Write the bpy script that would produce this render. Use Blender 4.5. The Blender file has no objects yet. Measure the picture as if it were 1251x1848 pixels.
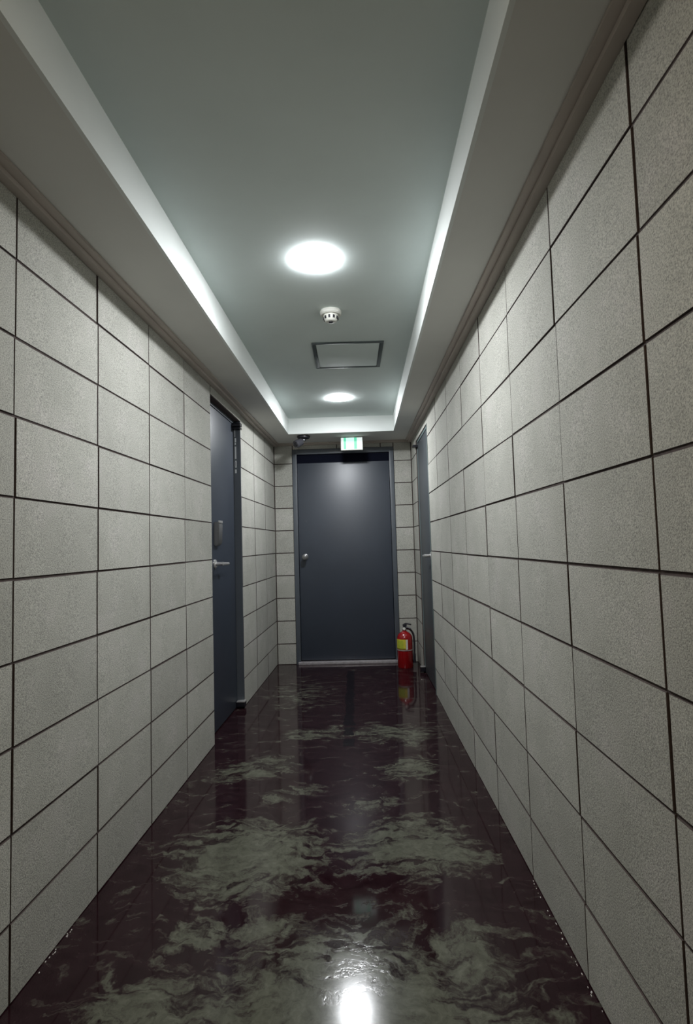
import bpy, bmesh, math, random
from mathutils import Vector, Matrix

random.seed(7)
SC = bpy.context.scene
COL = SC.collection
PI = math.pi

# ------------------------------------------------------------------ camera
CAM_H = 1.1463
PITCH, YAW, ROLL, FPX = .0603, .029, .0281, 969.83
fw = Vector((-math.sin(YAW) * math.cos(PITCH), math.cos(YAW) * math.cos(PITCH), math.sin(PITCH)))
ri = Vector((math.cos(YAW), math.sin(YAW), 0))
up = ri.cross(fw)
cr = ri * math.cos(ROLL) - up * math.sin(ROLL)
cu = ri * math.sin(ROLL) + up * math.cos(ROLL)
cam_data = bpy.data.cameras.new('camera')
cam = bpy.data.objects.new('camera', cam_data)
COL.objects.link(cam)
m = Matrix((cr, cu, -fw)).transposed().to_4x4()
m.translation = Vector((0, 0, CAM_H))
cam.matrix_world = m
cam_data.sensor_fit = 'HORIZONTAL'
cam_data.sensor_width = 36
cam_data.lens = FPX / 1251 * 36
cam_data.clip_start = .02
SC.camera = cam

# ------------------------------------------------------------------ world, exposure
world = bpy.data.worlds.new('world')
SC.world = world
world.use_nodes = True
world.node_tree.nodes['Background'].inputs[0].default_value = (.02, .022, .025, 1)
world.node_tree.nodes['Background'].inputs[1].default_value = .2
SC.view_settings.view_transform = 'Standard'
SC.view_settings.look = 'None'
SC.view_settings.gamma = 1
SC.view_settings.exposure = 0
SC.view_settings.use_curve_mapping = False
SC.cycles.use_denoising = True
SC.cycles.max_bounces = 10
SC.cycles.diffuse_bounces = 6
SC.cycles.caustics_reflective = True
LAMP = 330.0            # radiance of the downlight diffusers
LAMP_COL = (.97, 1.0, 1.03)
LAMP_UNSEEN = 95.0        # two unseen lights above and behind the viewpoint, dimmed and yellowed to imitate vignetting
LAMP_UNSEEN_COL = (1.0, .80, .54)

# ------------------------------------------------------------------ dimensions
CEIL, SOF = 2.3017, 2.1577
YEND, YCOVE, YBACK = 5.2676, 4.8024, -4.0
CX0, CX1 = -.646, .3056
LX, LS = -.9601, .0187         # left wall face  x = LX + LS*y
RX, RS = .5674, -.0123         # right wall face x = RX + RS*y
ROW, Z0 = .22, .1981
COLW, YL, YR = .44, 1.8528, 1.4728
GAP = .0058


def lx(y): return LX + LS * y
def rx(y): return RX + RS * y


# ------------------------------------------------------------------ materials
def new_mat(name):
    mt = bpy.data.materials.new(name)
    mt.use_nodes = True
    nt = mt.node_tree
    return mt, nt, nt.nodes['Principled BSDF']


def node(nt, typ, **kw):
    n = nt.nodes.new(typ)
    for k, v in kw.items():
        if k == 'inp':
            for a, b in v.items():
                n.inputs[a].default_value = b
        else:
            setattr(n, k, v)
    return n


def math_n(nt, op, a, b=None, clamp=False):
    n = nt.nodes.new('ShaderNodeMath')
    n.operation = op
    n.use_clamp = clamp
    for i, v in enumerate((a, b)):
        if v is None: continue
        if isinstance(v, (int, float)): n.inputs[i].default_value = v
        else: nt.links.new(v, n.inputs[i])
    return n.outputs[0]


def ramp(nt, fac, stops):
    r = nt.nodes.new('ShaderNodeValToRGB')
    e = r.color_ramp.elements
    while len(e) < len(stops): e.new(.5)
    for i, (p, c) in enumerate(stops):
        e[i].position = p
        e[i].color = c if len(c) == 4 else (*c, 1)
    nt.links.new(fac, r.inputs[0])
    return r.outputs[0]


def simple(name, col, rough=.5, metal=0, spec=.5, noise=0, scale=30, bump=0, coat=0):
    mt, nt, b = new_mat(name)
    b.inputs['Roughness'].default_value = rough
    b.inputs['Metallic'].default_value = metal
    b.inputs['Specular IOR Level'].default_value = spec
    b.inputs['Coat Weight'].default_value = coat
    b.inputs['Base Color'].default_value = (*col, 1)
    tc = node(nt, 'ShaderNodeTexCoord')
    nz = node(nt, 'ShaderNodeTexNoise', inp={'Scale': scale, 'Detail': 4.0})
    nt.links.new(tc.outputs['Object'], nz.inputs['Vector'])
    if noise:
        c = ramp(nt, nz.outputs[0], [(.3, tuple(v * (1 - noise) for v in col)), (.7, tuple(min(1, v * (1 + noise)) for v in col))])
        nt.links.new(c, b.inputs['Base Color'])
    if bump:
        bp = node(nt, 'ShaderNodeBump', inp={'Strength': bump, 'Distance': .002})
        nt.links.new(nz.outputs[0], bp.inputs['Height'])
        nt.links.new(bp.outputs[0], b.inputs['Normal'])
    return mt


def emit(name, col, strength):
    mt, nt, b = new_mat(name)
    b.inputs['Base Color'].default_value = (.15, .15, .15, 1)
    b.inputs['Emission Color'].default_value = (*col, 1)
    b.inputs['Emission Strength'].default_value = strength
    return mt


def block_mat():
    mt, nt, b = new_mat('split_block')
    tc = node(nt, 'ShaderNodeTexCoord')
    geo = node(nt, 'ShaderNodeNewGeometry')
    oi = node(nt, 'ShaderNodeObjectInfo')
    P = geo.outputs['Position']
    fine = node(nt, 'ShaderNodeTexNoise', inp={'Scale': 290.0, 'Detail': 2.0, 'Roughness': .7})
    nt.links.new(P, fine.inputs['Vector'])
    med = node(nt, 'ShaderNodeTexNoise', inp={'Scale': 6.0, 'Detail': 5.0, 'Roughness': .6})
    nt.links.new(P, med.inputs['Vector'])
    pit = node(nt, 'ShaderNodeTexVoronoi', inp={'Scale': 55.0})
    nt.links.new(P, pit.inputs['Vector'])
    base = ramp(nt, med.outputs[0], [(.3, (.392, .390, .348)), (.55, (.437, .433, .39)), (.72, (.477, .463, .43))])
    g = ramp(nt, fine.outputs[0], [(.30, (.50, .50, .52)), (.5, (.98, .98, .98)), (.70, (1.34, 1.34, 1.34))])
    mx = node(nt, 'ShaderNodeMix', data_type='RGBA', blend_type='MULTIPLY')
    mx.inputs[0].default_value = 1
    nt.links.new(base, mx.inputs[6]); nt.links.new(g, mx.inputs[7])
    # small air holes in the concrete
    ph = ramp(nt, pit.outputs['Distance'], [(.02, (.35, .35, .35)), (.07, (1, 1, 1))])
    mx3 = node(nt, 'ShaderNodeMix', data_type='RGBA', blend_type='MULTIPLY')
    mx3.inputs[0].default_value = .55
    nt.links.new(mx.outputs[2], mx3.inputs[6]); nt.links.new(ph, mx3.inputs[7])
    # every block came out of the mould a little lighter or darker
    t = math_n(nt, 'ADD', math_n(nt, 'MULTIPLY', oi.outputs['Random'], .16), .92)
    sc = node(nt, 'ShaderNodeVectorMath', operation='SCALE')
    nt.links.new(mx3.outputs[2], sc.inputs[0]); nt.links.new(t, sc.inputs['Scale'])
    nt.links.new(sc.outputs[0], b.inputs['Base Color'])
    b.inputs['Roughness'].default_value = .85
    b.inputs['Specular IOR Level'].default_value = .25
    h = math_n(nt, 'ADD', fine.outputs[0], math_n(nt, 'MULTIPLY', math_n(nt, 'MINIMUM', pit.outputs['Distance'], .1), 3.0))
    bp = node(nt, 'ShaderNodeBump', inp={'Strength': .35, 'Distance': .003})
    nt.links.new(h, bp.inputs['Height'])
    nt.links.new(bp.outputs[0], b.inputs['Normal'])
    return mt


# worn, scuffed areas of the floor coating: centre x, y, half sizes, turn, weight
PATCHES = [(-.45, 2.06, .26, .24, .2, 1.0), (.15, 2.11, .22, .19, -.2, .95), (-.08, 1.30, .46, .33, 0, 1.05),
           (-.56, 1.30, .20, .20, .3, 1.0), (.18, 3.30, .23, .16, -.3, .72), (.21, 2.79, .15, .13, .3, .72),
           (-.57, 2.83, .25, .13, .5, .66), (-.53, 1.66, .11, .06, .3, .8), (-.33, 3.36, .20, .10, .2, .62),
           (-.52, 4.2, .25, .4, .1, .42), (.22, 1.55, .17, .10, .1, .7), (-.3, 1.68, .16, .06, 0, .6),
           (.05, 2.45, .2, .07, .4, .42), (-.35, 2.55, .15, .05, .7, .5)]


def floor_mat():
    mt, nt, b = new_mat('coated_concrete')
    tc = node(nt, 'ShaderNodeTexCoord')
    P = tc.outputs['Object']
    warp = node(nt, 'ShaderNodeTexNoise', inp={'Scale': 3.2, 'Detail': 5.0, 'Roughness': .6})
    nt.links.new(P, warp.inputs['Vector'])
    off = node(nt, 'ShaderNodeVectorMath', operation='SUBTRACT'); off.inputs[1].default_value = (.5, .5, .5)
    nt.links.new(warp.outputs['Color'], off.inputs[0])
    sc = node(nt, 'ShaderNodeVectorMath', operation='SCALE'); sc.inputs['Scale'].default_value = .30
    nt.links.new(off.outputs[0], sc.inputs[0])
    ad = node(nt, 'ShaderNodeVectorMath', operation='ADD')
    nt.links.new(P, ad.inputs[0]); nt.links.new(sc.outputs[0], ad.inputs[1])
    W = ad.outputs[0]
    field = None
    for (x, y, a, c, r, w) in PATCHES:
        mp = node(nt, 'ShaderNodeMapping', vector_type='TEXTURE')
        mp.inputs['Location'].default_value = (x, y, 0)
        mp.inputs['Rotation'].default_value = (0, 0, r)
        mp.inputs['Scale'].default_value = (a, c, 1)
        nt.links.new(W, mp.inputs['Vector'])
        ln = node(nt, 'ShaderNodeVectorMath', operation='LENGTH')
        nt.links.new(mp.outputs[0], ln.inputs[0])
        v = math_n(nt, 'MULTIPLY', math_n(nt, 'SUBTRACT', 1.45, ln.outputs['Value'], True), w)
        field = v if field is None else math_n(nt, 'MAXIMUM', field, v)
    # sweeping trowel strokes
    mp = node(nt, 'ShaderNodeMapping'); mp.inputs['Scale'].default_value = (3.0, 8.0, 1); mp.inputs['Rotation'].default_value = (0, 0, .35)
    nt.links.new(W, mp.inputs['Vector'])
    st = node(nt, 'ShaderNodeTexNoise', inp={'Scale': 2.2, 'Detail': 8.0, 'Roughness': .62, 'Distortion': 1.2})
    nt.links.new(mp.outputs[0], st.inputs['Vector'])
    fine = node(nt, 'ShaderNodeTexNoise', inp={'Scale': 26.0, 'Detail': 6.0, 'Roughness': .7})
    nt.links.new(W, fine.inputs['Vector'])
    n1 = math_n(nt, 'MULTIPLY', math_n(nt, 'SUBTRACT', st.outputs[0], .5), 3.0)
    n2 = math_n(nt, 'MULTIPLY', math_n(nt, 'SUBTRACT', fine.outputs[0], .5), 1.3)
    v = math_n(nt, 'ADD', math_n(nt, 'ADD', field, n1), n2)
    mask = ramp(nt, v, [(.24, (0, 0, 0)), (.46, (.30, .30, .30)), (.66, (.75, .75, .75)), (.95, (1, 1, 1))])
    dark = ramp(nt, st.outputs[0], [(.35, (.0125, .0040, .0058)), (.6, (.0235, .0100, .0128)), (.75, (.036, .0215, .0225))])
    lite = ramp(nt, fine.outputs[0], [(.35, (.066, .066, .049)), (.6, (.105, .108, .082)), (.8, (.15, .15, .12))])
    mx = node(nt, 'ShaderNodeMix', data_type='RGBA')
    nt.links.new(mask, mx.inputs[0]); nt.links.new(dark, mx.inputs[6]); nt.links.new(lite, mx.inputs[7])
    # black drip line running from the far door, breaking up into blots
    sep = node(nt, 'ShaderNodeSeparateXYZ'); nt.links.new(P, sep.inputs[0])
    dn = node(nt, 'ShaderNodeTexNoise', inp={'Scale': 9.0, 'Detail': 3.0}); nt.links.new(P, dn.inputs['Vector'])
    sx = math_n(nt, 'ABSOLUTE', math_n(nt, 'ADD', sep.outputs[0], math_n(nt, 'ADD', .117, math_n(nt, 'MULTIPLY', math_n(nt, 'SUBTRACT', sep.outputs[1], 3.0), .014))))
    wdt = math_n(nt, 'ADD', .004, math_n(nt, 'MULTIPLY', dn.outputs[0], .055))
    a1 = math_n(nt, 'LESS_THAN', sx, wdt)
    wv = math_n(nt, 'SINE', math_n(nt, 'MULTIPLY', sep.outputs[1], 34.0))
    br = math_n(nt, 'GREATER_THAN', math_n(nt, 'ADD', wv, math_n(nt, 'MULTIPLY', math_n(nt, 'SUBTRACT', sep.outputs[1], 3.1), 1.6)), -.25)
    rng = math_n(nt, 'MULTIPLY', math_n(nt, 'GREATER_THAN', sep.outputs[1], 3.08), math_n(nt, 'LESS_THAN', sep.outputs[1], 4.95))
    drip = math_n(nt, 'MULTIPLY', math_n(nt, 'MULTIPLY', a1, br), rng)
    mx2 = node(nt, 'ShaderNodeMix', data_type='RGBA'); mx2.inputs[7].default_value = (.004, .002, .004, 1)
    nt.links.new(math_n(nt, 'MULTIPLY', drip, .9), mx2.inputs[0]); nt.links.new(mx.outputs[2], mx2.inputs[6])
    nt.links.new(mx2.outputs[2], b.inputs['Base Color'])
    rg = math_n(nt, 'ADD', .045, math_n(nt, 'MULTIPLY', mask, .07))
    rg = math_n(nt, 'ADD', rg, math_n(nt, 'MULTIPLY', fine.outputs[0], .05))
    nt.links.new(rg, b.inputs['Roughness'])
    b.inputs['Specular IOR Level'].default_value = .32
    bp = node(nt, 'ShaderNodeBump', inp={'Strength': .05, 'Distance': .003})
    nt.links.new(math_n(nt, 'ADD', mask, math_n(nt, 'MULTIPLY', warp.outputs[0], .8)), bp.inputs['Height'])
    nt.links.new(bp.outputs[0], b.inputs['Normal'])
    return mt


M = dict(
    block=block_mat(),
    mortar=simple('raked_mortar', (.066, .048, .045), .95, noise=.3, scale=60, bump=.5),
    mortar_pale=simple('pointed_mortar', (.23, .225, .20), .95, noise=.25, scale=60, bump=.5),
    floor=floor_mat(),
    ceiling=simple('ceiling_paint', (.66, .73, .71), .8, noise=.05, scale=2.5, bump=.1),
    cove=simple('cove_paint', (.70, .73, .71), .75, noise=.03, scale=4),
    soffit=simple('soffit_paint', (.64, .64, .61), .8, noise=.05, scale=2.5, bump=.1),
    mould=simple('moulding_paint', (.46, .41, .37), .6, noise=.06, scale=5),
    door=simple('blue_grey_enamel', (.031, .040, .058), .40, noise=.08, scale=3, spec=.85, bump=.03),
    door_b=simple('grey_enamel', (.060, .068, .076), .45, noise=.08, scale=3, spec=.6, bump=.03),
    frame=simple('frame_enamel', (.085, .098, .115), .35, noise=.06, scale=6, spec=.6),
    frame_grey=simple('pale_green_grey_enamel', (.16, .21, .21), .35, noise=.06, scale=6, spec=.6),
    void=simple('dark_gap', (.006, .007, .014), .9, spec=.05),
    rubber=simple('black_rubber', (.01, .01, .014), .5),
    steel=simple('brushed_steel', (.72, .71, .70), .32, .75, noise=.1, scale=80),
    sill=simple('sill_steel', (.50, .47, .49), .35, .35, noise=.15, scale=50),
    lockgrey=simple('lock_housing', (.25, .25, .25), .3, .6),
    white=simple('white_plastic', (.72, .72, .66), .45),
    panelm=simple('access_panel_paint', (.63, .70, .68), .75, noise=.04, scale=3),
    panelf=simple('access_frame_metal', (.085, .105, .105), .45, .3),
    red=simple('extinguisher_red', (.29, .004, .006), .25, coat=.6),
    yellow=simple('label_yellow', (.62, .56, .05), .5, noise=.12, scale=60),
    lime=simple('label_green_yellow', (.42, .47, .04), .5, noise=.15, scale=80),
    paper=simple('label_white', (.70, .66, .60), .5),
    black=simple('black_plastic', (.012, .012, .018), .35),
    dome=simple('smoked_plastic', (.06, .06, .07), .18),
    mark=simple('white_mark', (.75, .78, .78), .5),
    fleck=simple('pale_flecks', (.8, .78, .74), .4),
    diffuser=emit('lamp_diffuser', LAMP_COL, LAMP),
    diffuser_unseen=emit('unseen_lamp_diffuser', LAMP_UNSEEN_COL, LAMP_UNSEEN),
    signw=emit('sign_white', (.84, .96, .93), .95),
    signg=emit('sign_green', (.12, .78, .46), .95),
    signm=emit('sign_mint', (.66, 1.0, .90), 1.0),
)


# ------------------------------------------------------------------ mesh helpers
def link(name, mesh, parent=None, loc=(0, 0, 0), rot=(0, 0, 0)):
    o = bpy.data.objects.new(name, mesh)
    COL.objects.link(o)
    o.location = loc
    o.rotation_euler = rot
    if parent: o.parent = parent
    return o


def finish(bm, name, mat, smooth=False):
    me = bpy.data.meshes.new(name)
    bmesh.ops.recalc_face_normals(bm, faces=bm.faces)
    bm.to_mesh(me)
    bm.free()
    me.materials.append(M[mat] if isinstance(mat, str) else mat)
    if smooth:
        for p in me.polygons: p.use_smooth = True
        try: me.set_sharp_from_angle(angle=.7)
        except Exception: pass
    return me


def box(bm, x0, x1, y0, y1, z0, z1, bev=0):
    vs = [bm.verts.new(p) for p in [(x0, y0, z0), (x1, y0, z0), (x1, y1, z0), (x0, y1, z0), (x0, y0, z1), (x1, y0, z1), (x1, y1, z1), (x0, y1, z1)]]
    fs = [bm.faces.new([vs[i] for i in f]) for f in [(0, 3, 2, 1), (4, 5, 6, 7), (0, 1, 5, 4), (1, 2, 6, 5), (2, 3, 7, 6), (3, 0, 4, 7)]]
    if bev:
        es = list({e for f in fs for e in f.edges})
        bmesh.ops.bevel(bm, geom=es, offset=bev, segments=2, profile=.6, affect='EDGES')


def boxes(name, mat, lst, parent=None, bev=0, loc=(0, 0, 0), rot=(0, 0, 0)):
    bm = bmesh.new()
    for b in lst: box(bm, *b, bev=bev)
    return link(name, finish(bm, name, mat, bev > 0), parent, loc, rot)


def prism(name, mat, pts, z0, z1, parent=None):
    bm = bmesh.new()
    lo = [bm.verts.new((x, y, z0)) for x, y in pts]
    hi = [bm.verts.new((x, y, z1)) for x, y in pts]
    bm.faces.new(lo); bm.faces.new(hi)
    n = len(pts)
    for i in range(n): bm.faces.new((lo[i], lo[(i + 1) % n], hi[(i + 1) % n], hi[i]))
    return link(name, finish(bm, name, mat), parent)


def lathe(name, mat, prof, parent=None, loc=(0, 0, 0), rot=(0, 0, 0), seg=40, smooth=True):
    bm = bmesh.new()
    rings = []
    for r, z in prof:
        if r < 1e-6: rings.append([bm.verts.new((0, 0, z))])
        else: rings.append([bm.verts.new((r * math.cos(2 * PI * i / seg), r * math.sin(2 * PI * i / seg), z)) for i in range(seg)])
    for a, b in zip(rings, rings[1:]):
        for i in range(seg):
            j = (i + 1) % seg
            if len(a) == 1 and len(b) == 1: continue
            if len(a) == 1: bm.faces.new((a[0], b[i], b[j]))
            elif len(b) == 1: bm.faces.new((a[i], b[0], a[j]))
            else: bm.faces.new((a[i], b[i], b[j], a[j]))
    return link(name, finish(bm, name, mat, smooth), parent, loc, rot)


def tube(name, mat, pts, rad, parent=None, seg=12):
    """swept tube along points; rad is one radius or one per point"""
    bm = bmesh.new()
    pts = [Vector(p) for p in pts]
    if not isinstance(rad, (list, tuple)): rad = [rad] * len(pts)
    rings = []
    prev = None
    for i, p in enumerate(pts):
        t = (pts[min(i + 1, len(pts) - 1)] - pts[max(i - 1, 0)]).normalized()
        if prev is None:
            a = t.orthogonal().normalized()
        else:
            a = (prev - t * prev.dot(t)).normalized()
        prev = a
        c = t.cross(a)
        rings.append([bm.verts.new(p + (a * math.cos(2 * PI * k / seg) + c * math.sin(2 * PI * k / seg)) * rad[i]) for k in range(seg)])
    for r0, r1 in zip(rings, rings[1:]):
        for k in range(seg): bm.faces.new((r0[k], r0[(k + 1) % seg], r1[(k + 1) % seg], r1[k]))
    bm.faces.new(rings[0]); bm.faces.new(rings[-1])
    return link(name, finish(bm, name, mat, True), parent)


def curve_pts(ctrl, n=24):
    ctrl = [Vector(c) for c in ctrl]
    P = [ctrl[0]] + ctrl + [ctrl[-1]]
    out = []
    for i in range(1, len(P) - 2):
        for k in range(n // (len(ctrl) - 1) + 1):
            t = k / (n // (len(ctrl) - 1) + 1)
            a, b, c, d = P[i - 1], P[i], P[i + 1], P[i + 2]
            out.append(.5 * ((2 * b) + (c - a) * t + (2 * a - 5 * b + 4 * c - d) * t * t + (3 * b - a - 3 * c + d) * t ** 3))
    out.append(ctrl[-1])
    return out


def empty(name, loc, rotz=0, parent=None):
    o = bpy.data.objects.new(name, None)
    COL.objects.link(o)
    o.empty_display_size = .1
    o.location = loc
    o.rotation_euler = (0, 0, rotz)
    if parent: o.parent = parent
    return o


def tag(o, label, cat=None, group=None, kind=None):
    o['label'] = label
    if cat: o['category'] = cat
    if group: o['group'] = group
    if kind: o['kind'] = kind
    return o


# ------------------------------------------------------------------ floor
fl = prism('floor', 'floor', [(lx(YBACK) - .1, YBACK - .1), (rx(YBACK) + .1, YBACK - .1), (rx(YEND) + .15, YEND + .15), (lx(YEND) - .15, YEND + .15)], -.12, 0)
tag(fl, 'dark glossy concrete floor with pale scuffed patches and a black drip line', 'floor', kind='structure')

# ------------------------------------------------------------------ ceiling
X0B, X1B = lx(YBACK) - .15, rx(YBACK) + .15
ceil = boxes('ceiling', 'ceiling', [(CX0 - .01, CX1 + .01, YBACK - .1, YCOVE + .01, CEIL, CEIL + .12)])
tag(ceil, 'grey painted recessed ceiling running down the corridor', 'ceiling', kind='structure')
YF = YEND + .12
SB = SOF
for nm, pts in (('soffit_band', [(lx(YBACK), YBACK), (CX0 - .012, YBACK), (CX0 - .012, YCOVE + .012), (CX0 - .012, YEND), (lx(YEND), YEND)]),
                ('soffit_band', [(rx(YBACK), YBACK), (CX1 + .012, YBACK), (CX1 + .012, YEND), (rx(YEND), YEND)]),
                ('soffit_band', [(CX0 - .012, YCOVE + .012), (CX1 + .012, YCOVE + .012), (CX1 + .012, YEND), (CX0 - .012, YEND)])):
    prism(nm, 'soffit', pts, SB, CEIL + .12, ceil)
for b in ((CX0 - .012, CX0, YBACK, YCOVE + .012, SB, CEIL), (CX1, CX1 + .012, YBACK, YCOVE + .012, SB, CEIL), (CX0, CX1, YCOVE, YCOVE + .012, SB, CEIL)):
    boxes('cove_face', 'cove', [b], ceil)


# ------------------------------------------------------------------ block walls (local frame: face at x = 0, corridor on the +n side)
_cache = {}


def block_mesh(L, Hh):
    """one concrete block, chamfered face towards +x, lengths along y and z, origin at the face centre"""
    key = (round(L, 3), round(Hh, 3))
    if key in _cache: return _cache[key]
    bm = bmesh.new()
    c = .0014
    a, b = L / 2, Hh / 2
    def ring(x, y, z): return [bm.verts.new(p) for p in ((x, -y, -z), (x, y, -z), (x, y, z), (x, -y, z))]
    r0, r1, r2 = ring(-.03, a, b), ring(-c, a, b), ring(0, a - c, b - c)
    for p, q in ((r0, r1), (r1, r2)):
        for i in range(4): bm.faces.new((p[i], p[(i + 1) % 4], q[(i + 1) % 4], q[i])).material_index = 1   # mortar smeared on the arris
    bm.faces.new(r2); bm.faces.new(r0[::-1])
    me = finish(bm, 'concrete_block', 'block')
    me.materials.append(M['mortar'])
    _cache[key] = me
    return me


def lay(parent, s, zlo, zhi, flip, tight=0.0):
    """lay one block between two points s=(a,b) along the wall"""
    a, b = s
    g = GAP / 2
    jl, jr, jb, jt = [random.uniform(.55, 1.25) * g for _ in range(4)]
    q = .001
    L = round((b - a - jl - jr) / q) * q
    Hh = round((zhi - zlo - jb - jt) / q) * q
    if L < .015 or Hh < .012: return
    o = link('concrete_block', block_mesh(L, Hh), parent)
    proud = random.uniform(-.0012, .0012)
    o.location = ((-proud if flip else proud), (a + jl + b - jr) / 2, (zlo + jb + zhi - jt) / 2)
    o.rotation_euler = (random.uniform(-.0016, .0016), 0, (PI if flip else 0) + random.uniform(-.002, .002))
    return o


ROWS = [0] + [Z0 + ROW * k for k in range(9)] + [SOF]


def side_wall(name, x0, ang, y0, cols_from, door, flip, label):
    """x0,ang: face line; door=(ya,yb,ztop)"""
    sg = 1 if flip else -1
    ya, yb, zt = door
    B0, B1 = sorted((sg * .0035, sg * .14))
    T = YEND + .0
    root = boxes(name, 'mortar', [(B0, B1, YBACK, ya, 0, SOF + .1), (B0, B1, yb, YEND + .14, 0, SOF + .1), (B0, B1, ya, yb, zt, SOF + .1)],
                 None, 0, (x0, 0, 0), (0, 0, ang))
    tag(root, label, 'wall', kind='structure')
    # cut the courses: columns before the door end at its edge, after it start again there
    ys = []
    y = y0
    while y < ya - .03: ys.append(y); y += COLW
    y = y0 - COLW
    while y > cols_from: ys.insert(0, y); y -= COLW
    before = ys + [ya]
    after = [yb]
    y = yb + COLW
    while y < YEND - .06: after.append(y); y += COLW
    after.append(YEND)
    for r in range(len(ROWS) - 1):
        zl, zh = ROWS[r], ROWS[r + 1]
        jit = [random.uniform(-.004, .004) for _ in range(len(before) + len(after))]
        for i in range(len(before) - 1):
            a = before[i] + (jit[i] if i else 0)
            b = before[i + 1] + (jit[i + 1] if i + 1 < len(before) - 1 else 0)
            lay(root, (a, b), zl, zh, flip)
        for i in range(len(after) - 1):
            a = after[i] + (jit[-i] if i else 0)
            b = after[i + 1] + (jit[-i - 1] if i + 1 < len(after) - 1 else 0)
            lay(root, (a, b), zl, zh, flip)
        if zh > zt + .02:
            lay(root, (ya, yb), max(zl, zt), zh, flip)
    return root


LA = -math.atan(LS)
RA = -math.atan(RS)
LD = (3.19, 3.93, 2.080)      # left doorway
RD = (4.115, 4.865, 2.062)    # right doorway
side_wall('wall_left', LX, LA, YL, -.9, LD, False, 'left corridor wall of stacked grey concrete blocks with one doorway')
side_wall('wall_right', RX, RA, YR, -.9, RD, True, 'right corridor wall of stacked grey concrete blocks with one doorway')

# end wall: local frame turned so that local y runs along world -x ... kept simple in world space
EX0, EX1, EZT = -.675, .325, 2.095
we = boxes('wall_end', 'mortar', [(lx(YEND), EX0, YEND + .0035, YEND + .14, 0, SOF + .1), (EX1, rx(YEND), YEND + .0035, YEND + .14, 0, SOF + .1),
                                  (EX0, EX1, YEND + .0035, YEND + .14, EZT, SOF + .1)])
tag(we, 'far end wall of grey concrete blocks around the door', 'wall', kind='structure')


def lay_end(a, b, zlo, zhi):
    g = GAP / 2
    L = round((b - a - 2 * g), 3); Hh = round(zhi - zlo - 2 * g, 3)
    if L < .015 or Hh < .012: return
    o = link('concrete_block', block_mesh(L, Hh), we)
    o.location = ((a + b) / 2, YEND + random.uniform(-.001, .001), (zlo + zhi) / 2)
    o.rotation_euler = (0, 0, -PI / 2)


for r in range(len(ROWS) - 1):
    lay_end(lx(YEND) + .004, EX0, ROWS[r], ROWS[r + 1])
    lay_end(EX1, rx(YEND) - .004, ROWS[r], ROWS[r + 1])
for a, b in ((EX0, -.235), (-.235, .198), (.198, EX1)):
    lay_end(a, b, EZT, SOF)

wb = boxes('wall_back', 'mortar_pale', [(lx(YBACK) - .14, rx(YBACK) + .14, YBACK - .14, YBACK, 0, CEIL + .12)])
tag(wb, 'plain wall closing the corridor behind the viewpoint', 'wall', kind='structure')

# ------------------------------------------------------------------ stepped moulding under the soffit
def moulding(name, x0, ang, sg, label):
    a, b = (0, sg * .056), (0, sg * .030)
    root = boxes(name, 'mould', [(min(a), max(a), YBACK, YEND - .002, SOF - .009, SOF), (min(b), max(b), YBACK, YEND - .002, SOF - .024, SOF - .009)],
                 None, 0, (x0, 0, 0), (0, 0, ang))
    tag(root, label, 'moulding', kind='structure')


moulding('trim_1', LX + .001, LA, 1, 'thin stepped brown grey moulding along the top of the left wall')
moulding('trim_2', RX - .001, RA, -1, 'thin stepped brown grey moulding along the top of the right wall')
t3 = boxes('trim_3', 'mould', [(lx(YEND) + .06, rx(YEND) - .06, YEND - .045, YEND - .002, SOF - .009, SOF), (lx(YEND) + .03, rx(YEND) - .03, YEND - .022, YEND - .002, SOF - .020, SOF - .009)])
tag(t3, 'thin stepped moulding along the top of the far end wall', 'moulding', kind='structure')


# ------------------------------------------------------------------ doors
def lever_mesh(parent, x, y, z, nx, dirn, length):
    bm = bmesh.new()
    # rose, neck and curved grip in one casting
    seg = 20
    def ring(px, r, py=0, pz=0):
        return [bm.verts.new((x + px * nx, y + py + r * math.cos(2 * PI * k / seg), z + pz + r * math.sin(2 * PI * k / seg))) for k in range(seg)]
    rs = [ring(.0, .029), ring(.006, .029), ring(.009, .024), ring(.011, .012), ring(.042, .011), ring(.055, .0125), ring(.058, .006)]
    bm.faces.new(rs[0])
    for p, q in zip(rs, rs[1:]):
        for k in range(seg): bm.faces.new((p[k], p[(k + 1) % seg], q[(k + 1) % seg], q[k]))
    bm.faces.new(rs[-1])
    pr = None
    for i in range(9):
        t = i / 8
        py = y + dirn * t * length
        px = x + nx * (.050 - .004 * math.sin(t * PI))
        pz = z - .004 * t
        w, hh = .0055, .0105 - .0025 * t
        cur = [bm.verts.new((px + w * math.cos(2 * PI * k / 12), py, pz + hh * math.sin(2 * PI * k / 12))) for k in range(12)]
        if pr: 
            for k in range(12): bm.faces.new((pr[k], pr[(k + 1) % 12], cur[(k + 1) % 12], cur[k]))
        else: bm.faces.new(cur)
        pr = cur
    bm.faces.new(pr)
    return link('lever_handle', finish(bm, 'lever_handle', 'steel', True), parent)


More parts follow.
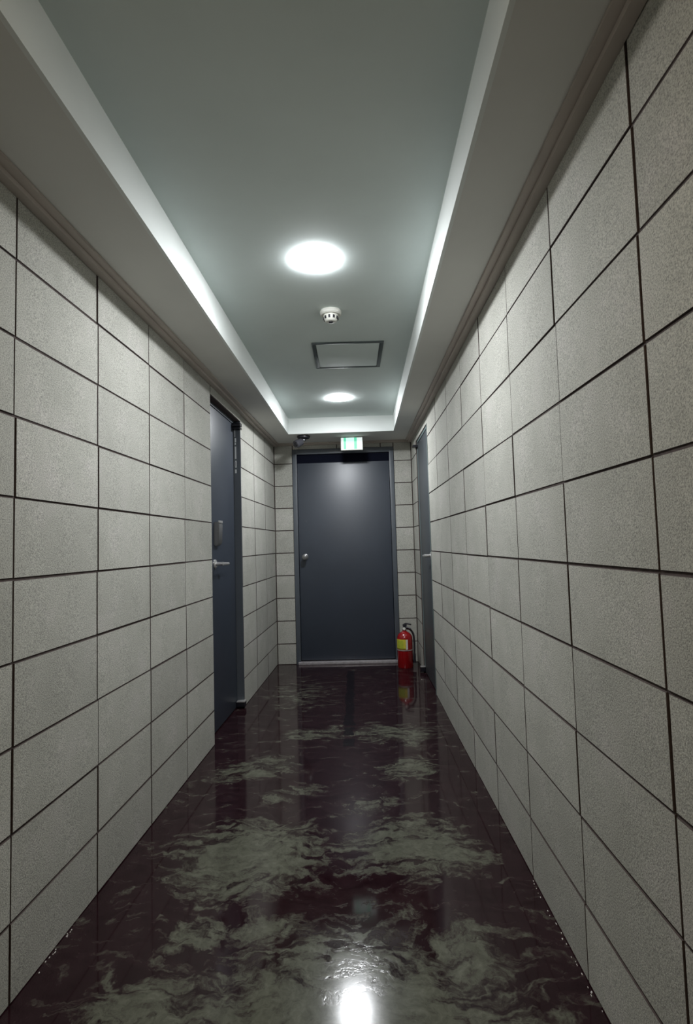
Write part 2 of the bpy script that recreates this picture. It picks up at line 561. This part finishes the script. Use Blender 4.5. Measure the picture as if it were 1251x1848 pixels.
# --- left door, set 5 cm into the wall
d1 = empty('door_1', (LX, 0, 0), LA)
tag(d1, 'dark blue grey steel door with lever and lock in the left wall', 'door', kind='structure')
ya, yb, zt = LD
RC = .050
boxes('door_frame', 'frame', [(-.12, -.001, yb - .012, yb, 0, zt), (-.12, -RC + .004, ya, ya + .02, 0, zt), (-.12, -RC + .004, ya, yb, zt - .02, zt)], d1)
leaf = boxes('door_leaf', 'door', [(-RC - .04, -RC, ya + .024, yb - .016, .008, zt - .024)], d1, .002)
boxes('backing', 'void', [(-.12, -.095, ya, yb, 0, zt)], d1)
lever_mesh(leaf, -RC, ya + .215, 1.045, 1, 1, .150)
bm = bmesh.new()
prof = [(0, 1.160), (.014, 1.160), (.030, 1.178), (.034, 1.30), (.028, 1.314), (0, 1.314)]
lo = [bm.verts.new((-RC + p, ya + .205, z)) for p, z in prof]
hi = [bm.verts.new((-RC + p, ya + .290, z)) for p, z in prof]
bm.faces.new(lo); bm.faces.new(hi)
for i in range(6): bm.faces.new((lo[i], lo[(i + 1) % 6], hi[(i + 1) % 6], hi[i]))
bmesh.ops.bevel(bm, geom=[e for e in bm.edges], offset=.004, segments=2, affect='EDGES')
tag(link('digital_lock', finish(bm, 'digital_lock', 'lockgrey', True), leaf), 'grey wedge shaped digital lock above the lever')
cover = boxes('lock_cover', 'steel', [(-RC + .026, -RC + .036, ya + .210, ya + .285, 1.306, 1.322)], leaf, .002)
for nm, z0, z1, m_ in (('pivot_hinge', 2.036, 2.062, 'black'), ('pivot_hinge', 2.018, 2.029, 'black'), ('pivot_hinge', .012, .045, 'black')):
    boxes(nm, m_, [(-RC, .012, yb - .055, yb - .002, z0, z1)], d1, .003)
boxes('pivot_cap', 'steel', [(-RC + .004, .014, yb - .060, yb - .004, .045, .052)], d1, .001)
# small white marks on the far reveal of the frame
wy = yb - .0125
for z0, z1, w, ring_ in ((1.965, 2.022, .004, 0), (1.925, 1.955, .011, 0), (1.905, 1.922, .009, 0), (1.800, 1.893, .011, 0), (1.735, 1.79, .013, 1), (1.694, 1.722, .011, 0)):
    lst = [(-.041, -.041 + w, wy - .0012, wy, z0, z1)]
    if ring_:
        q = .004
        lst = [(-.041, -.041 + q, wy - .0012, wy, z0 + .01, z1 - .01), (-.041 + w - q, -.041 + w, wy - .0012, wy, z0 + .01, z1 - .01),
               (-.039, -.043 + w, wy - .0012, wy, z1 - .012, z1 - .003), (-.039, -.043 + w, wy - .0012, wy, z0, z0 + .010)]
    o = boxes('reveal_mark', 'mark', lst, d1)
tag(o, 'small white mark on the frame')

# --- right door
d3 = empty('door_3', (RX, 0, 0), RA)
tag(d3, 'narrow looking grey green steel door near the far end of the right wall', 'door', kind='structure')
ya, yb, zt = RD
R3 = .012
boxes('door_frame', 'frame_grey', [(-.002, .12, ya, ya + .022, 0, zt), (R3 - .004, .12, yb - .02, yb, 0, zt), (R3 - .004, .12, ya, yb, zt - .02, zt)], d3)
leaf3 = boxes('door_leaf', 'door_b', [(R3, R3 + .04, ya + .026, yb - .024, .008, zt - .024)], d3, .002)
boxes('backing', 'void', [(.095, .12, ya, yb, 0, zt)], d3)
lever_mesh(leaf3, R3, ya + .085, 1.042, -1, 1, .125)
boxes('pivot_hinge', 'black', [(-.034, R3, yb - .05, yb + .014, 2.005, 2.026)], d3, .003)
boxes('pivot_hinge', 'black', [(-.034, R3, yb - .05, yb + .01, .010, .05)], d3, .003)
boxes('pivot_cap', 'steel', [(-.034, R3 - .002, yb - .052, yb - .01, .050, .056)], d3, .001)

# --- end door
d2 = empty('door_2', (0, YEND, 0), 0)
tag(d2, 'large dark blue grey steel door closing the far end of the corridor', 'door', kind='structure')
boxes('door_frame', 'frame', [(EX0, EX0 + .042, -.012, .12, 0, EZT), (EX1 - .042, EX1, -.012, .12, 0, EZT), (EX0 + .042, EX1 - .042, -.012, .12, EZT - .048, EZT)], d2, .002)
boxes('head_gap', 'void', [(EX0 + .042, EX1 - .042, .014, .12, 1.962, EZT - .0485)], d2)
leaf2 = boxes('door_leaf', 'door', [(EX0 + .046, EX1 - .046, .012, .055, .034, 1.961)], d2, .003)
boxes('backing', 'void', [(EX0 + .04, EX1 - .04, .1, .12, 0, EZT - .04)], d2)
boxes('door_sill', 'sill', [(EX0 + .02, EX1 - .02, -.030, .08, 0, .024)], d2, .003)
kx = EX0 + .105
lathe('door_knob', 'lockgrey', [(0, 0), (.030, 0), (.030, .006), (.022, .010), (.011, .013), (.011, .035), (.022, .040), (.027, .052), (.025, .066), (.014, .072), (0, .073)],
      leaf2, (kx, .012, 1.035), (PI / 2, 0, 0))

# ------------------------------------------------------------------ exit sign hanging from the soffit
sx0, sx1, sy = -.177, .021, 5.0
sg = empty('exit_sign', (0, sy, 2.03))
tag(sg, 'lit white exit sign with two green bands hanging over the end door', 'sign')
boxes('housing', 'white', [(sx0 - .004, sx1 + .004, .004, .038, 0, .120)], sg, .002)
boxes('sign_face', 'signw', [(sx0, sx1, -.001, .004, .004, .117)], sg)
boxes('green_band', 'signg', [(-.153, -.131, -.0025, -.001, .010, .117)], sg)
boxes('green_band', 'signg', [(-.055, -.030, -.0025, -.001, .010, .117)], sg)
boxes('mint_field', 'signm', [(-.129, -.057, -.0020, -.001, .062, .117)], sg)
boxes('ceiling_bracket', 'white', [(-.10, -.05, .010, .032, .118, SOF - 2.03)], sg)

# ------------------------------------------------------------------ security camera under the soffit
cc = empty('security_camera', (-.520, 4.90, SOF))
tag(cc, 'small dark security camera under the soffit left of the exit sign', 'camera')
lathe('mount_plate', 'black', [(0, 0), (.058, 0), (.060, -.006), (.056, -.022), (.04, -.028), (0, -.028)], cc)
lathe('swivel', 'dome', [(0, -.026), (.020, -.028), (.020, -.045), (0, -.048)], cc)
body = lathe('camera_body', 'dome', [(0, -.030), (.024, -.028), (.034, -.018), (.036, .02), (.036, .052), (.030, .058), (.026, .054), (0, .052)], cc, (-.034, -.02, -.062), (2.05, .0, -.75))
lathe('lens', 'black', [(0, .053), (.016, .054), (.012, .060), (0, .062)], body)

# ------------------------------------------------------------------ downlights
def downlight(y, x, label, mat='diffuser'):
    t = empty('ceiling_light', (x, y, CEIL))
    tag(t, label, 'light', 'round ceiling lights along the corridor')
    lathe('trim_ring', 'white', [(.0797, 0), (.088, 0), (.087, -.0008), (.0797, -.0010)], t, seg=56)
    lathe('diffuser', mat, [(.0795, 0), (.0795, -.0052), (.072, -.0075), (.050, -.0095), (0, -.0105)], t, seg=56)


downlight(.041, -.160, 'unseen round ceiling light almost straight above the viewpoint', 'diffuser_unseen')
downlight(-2.026, -.162, 'unseen round ceiling light behind the viewpoint', 'diffuser_unseen')
downlight(2.108, -.158, 'nearer round ceiling light, in front of the smoke detector')
downlight(4.175, -.156, 'farther round ceiling light, beyond the access panel')

# ------------------------------------------------------------------ smoke detector
sd = empty('smoke_detector', (-.126, 2.597, CEIL))
tag(sd, 'white round smoke detector on the ceiling behind the nearer light', 'detector')
lathe('base', 'white', [(0, 0), (.051, 0), (.053, -.004), (.052, -.016), (.046, -.022), (0, -.022)], sd, seg=48)
lathe('sensor_cap', 'white', [(0, -.021), (.036, -.021), (.037, -.026), (.034, -.040), (.029, -.050), (.020, -.054), (0, -.054)], sd, seg=48)
for k in range(10):
    a = 2 * PI * k / 10 + .16
    o = boxes('slot', 'black', [(-.0045, .0045, -.003, .0015, -.0065, .0065)], sd, 0, (.0345 * math.cos(a), .0345 * math.sin(a), -.037), (0, 0, a + PI / 2))
lathe('lens', 'black', [(0, -.0535), (.011, -.0535), (.010, -.057), (0, -.058)], sd, seg=24)

# ------------------------------------------------------------------ access panel
ap = empty('access_panel', (-.058, 3.225, CEIL), .02)
tag(ap, 'rectangular access panel in a dark metal frame on the ceiling', 'panel')
fx, fy, fwid = .207, .222, .022
boxes('frame', 'panelf', [(-fx, fx, -fy, -fy + fwid, -.006, 0), (-fx, fx, fy - fwid, fy, -.006, 0), (-fx, -fx + fwid, -fy + fwid, fy - fwid, -.006, 0),
                          (fx - fwid, fx, -fy + fwid, fy - fwid, -.006, 0)], ap, .001)
boxes('hatch', 'panelm', [(-fx + fwid + .002, fx - fwid - .002, -fy + fwid + .002, fy - fwid - .002, -.004, -.0005)], ap, .001)

# ------------------------------------------------------------------ fire extinguisher
ex = empty('fire_extinguisher', (.360, 5.060, 0), 0)
tag(ex, 'red fire extinguisher with yellow label on the floor beside the end door', 'extinguisher')
R_ = .072
lathe('cylinder', 'red', [(0, .004), (.060, .004), (.068, 0), (R_, .008), (R_, .255), (.070, .275), (.062, .296), (.046, .314), (.026, .324), (.019, .330), (.018, .342), (0, .342)], ex, seg=56)
lathe('band', 'steel', [(R_ + .0002, .158), (R_ + .0022, .159), (R_ + .0022, .166), (R_ + .0002, .167)], ex, seg=56)
def patch(name, mat, a0, a1, z0, z1, r, parent):
    bm = bmesh.new(); n = 16
    prev = None
    for i in range(n + 1):
        a = a0 + (a1 - a0) * i / n
        q = [bm.verts.new((rr * math.cos(a), rr * math.sin(a), zz)) for rr, zz in ((r, z0), (r + .0008, z0), (r + .0008, z1), (r, z1))]
        if prev:
            for k in range(4): bm.faces.new((prev[k], prev[(k + 1) % 4], q[(k + 1) % 4], q[k]))
        else: bm.faces.new(q)
        prev = q
    bm.faces.new(prev)
    return link(name, finish(bm, name, mat, True), parent)


lb = patch('label', 'yellow', PI * 1.02, PI * 1.60, .172, .262, R_ + .0003, ex)
patch('label_field', 'lime', PI * 1.14, PI * 1.42, .184, .252, R_ + .0012, lb)
patch('label_edge', 'paper', PI * 1.52, PI * 1.60, .172, .262, R_ + .0012, lb)
patch('label_rule', 'black', PI * 1.06, PI * 1.56, .176, .180, R_ + .0012, lb)
lathe('valve', 'steel', [(.017, .338), (.020, .342), (.020, .356), (.014, .362), (.012, .372), (0, .374)], ex, seg=24)
tube('lower_handle', 'black', curve_pts([(-.006, .0, .366), (.02, -.012, .364), (.058, -.03, .352)]), .007, ex)
tube('squeeze_lever', 'black', curve_pts([(-.012, .004, .380), (.014, -.006, .397), (.060, -.032, .392)]), [.010] * 10 + [.007] * 40 if False else .0075, ex)
boxes('valve_block', 'black', [(-.012, .022, -.014, .014, .356, .392)], ex, .004)
lathe('pressure_gauge', 'white', [(0, 0), (.013, 0), (.014, .004), (.012, .010), (0, .011)], ex, (-.004, -.014, .352), (PI / 2, 0, 0), seg=24)
hp = curve_pts([(.016, .0, .352), (.050, -.006, .345), (.080, -.012, .300), (.086, -.018, .22), (.084, -.022, .13)], 40)
tube('hose', 'rubber', hp, .0095, ex)
tube('nozzle', 'black', [(.084, -.022, .135), (.084, -.023, .12), (.083, -.024, .07), (.083, -.024, .045)], [.010, .012, .013, .016], ex)

# ------------------------------------------------------------------ pale flecks where the floor meets the walls
def flecks(name, xf, ya, yb, n, label, sgn):
    bm = bmesh.new()
    for _ in range(n):
        y = random.uniform(ya, yb)
        x = xf(y) + sgn * random.uniform(.004, .012)
        l, w = random.uniform(.001, .004), random.uniform(.0004, .001)
        box(bm, x - w, x + w, y - l, y + l, 0, .0018)
    o = link(name, finish(bm, name, 'fleck'))
    tag(o, label, 'flecks', kind='stuff')


flecks('wall_foot_flecks', rx, 1.30, 1.90, 24, 'pale flecks along the right wall foot, nearest part', -1)
flecks('wall_foot_flecks', lx, 1.50, 1.68, 12, 'pale flecks along the left wall foot', 1)
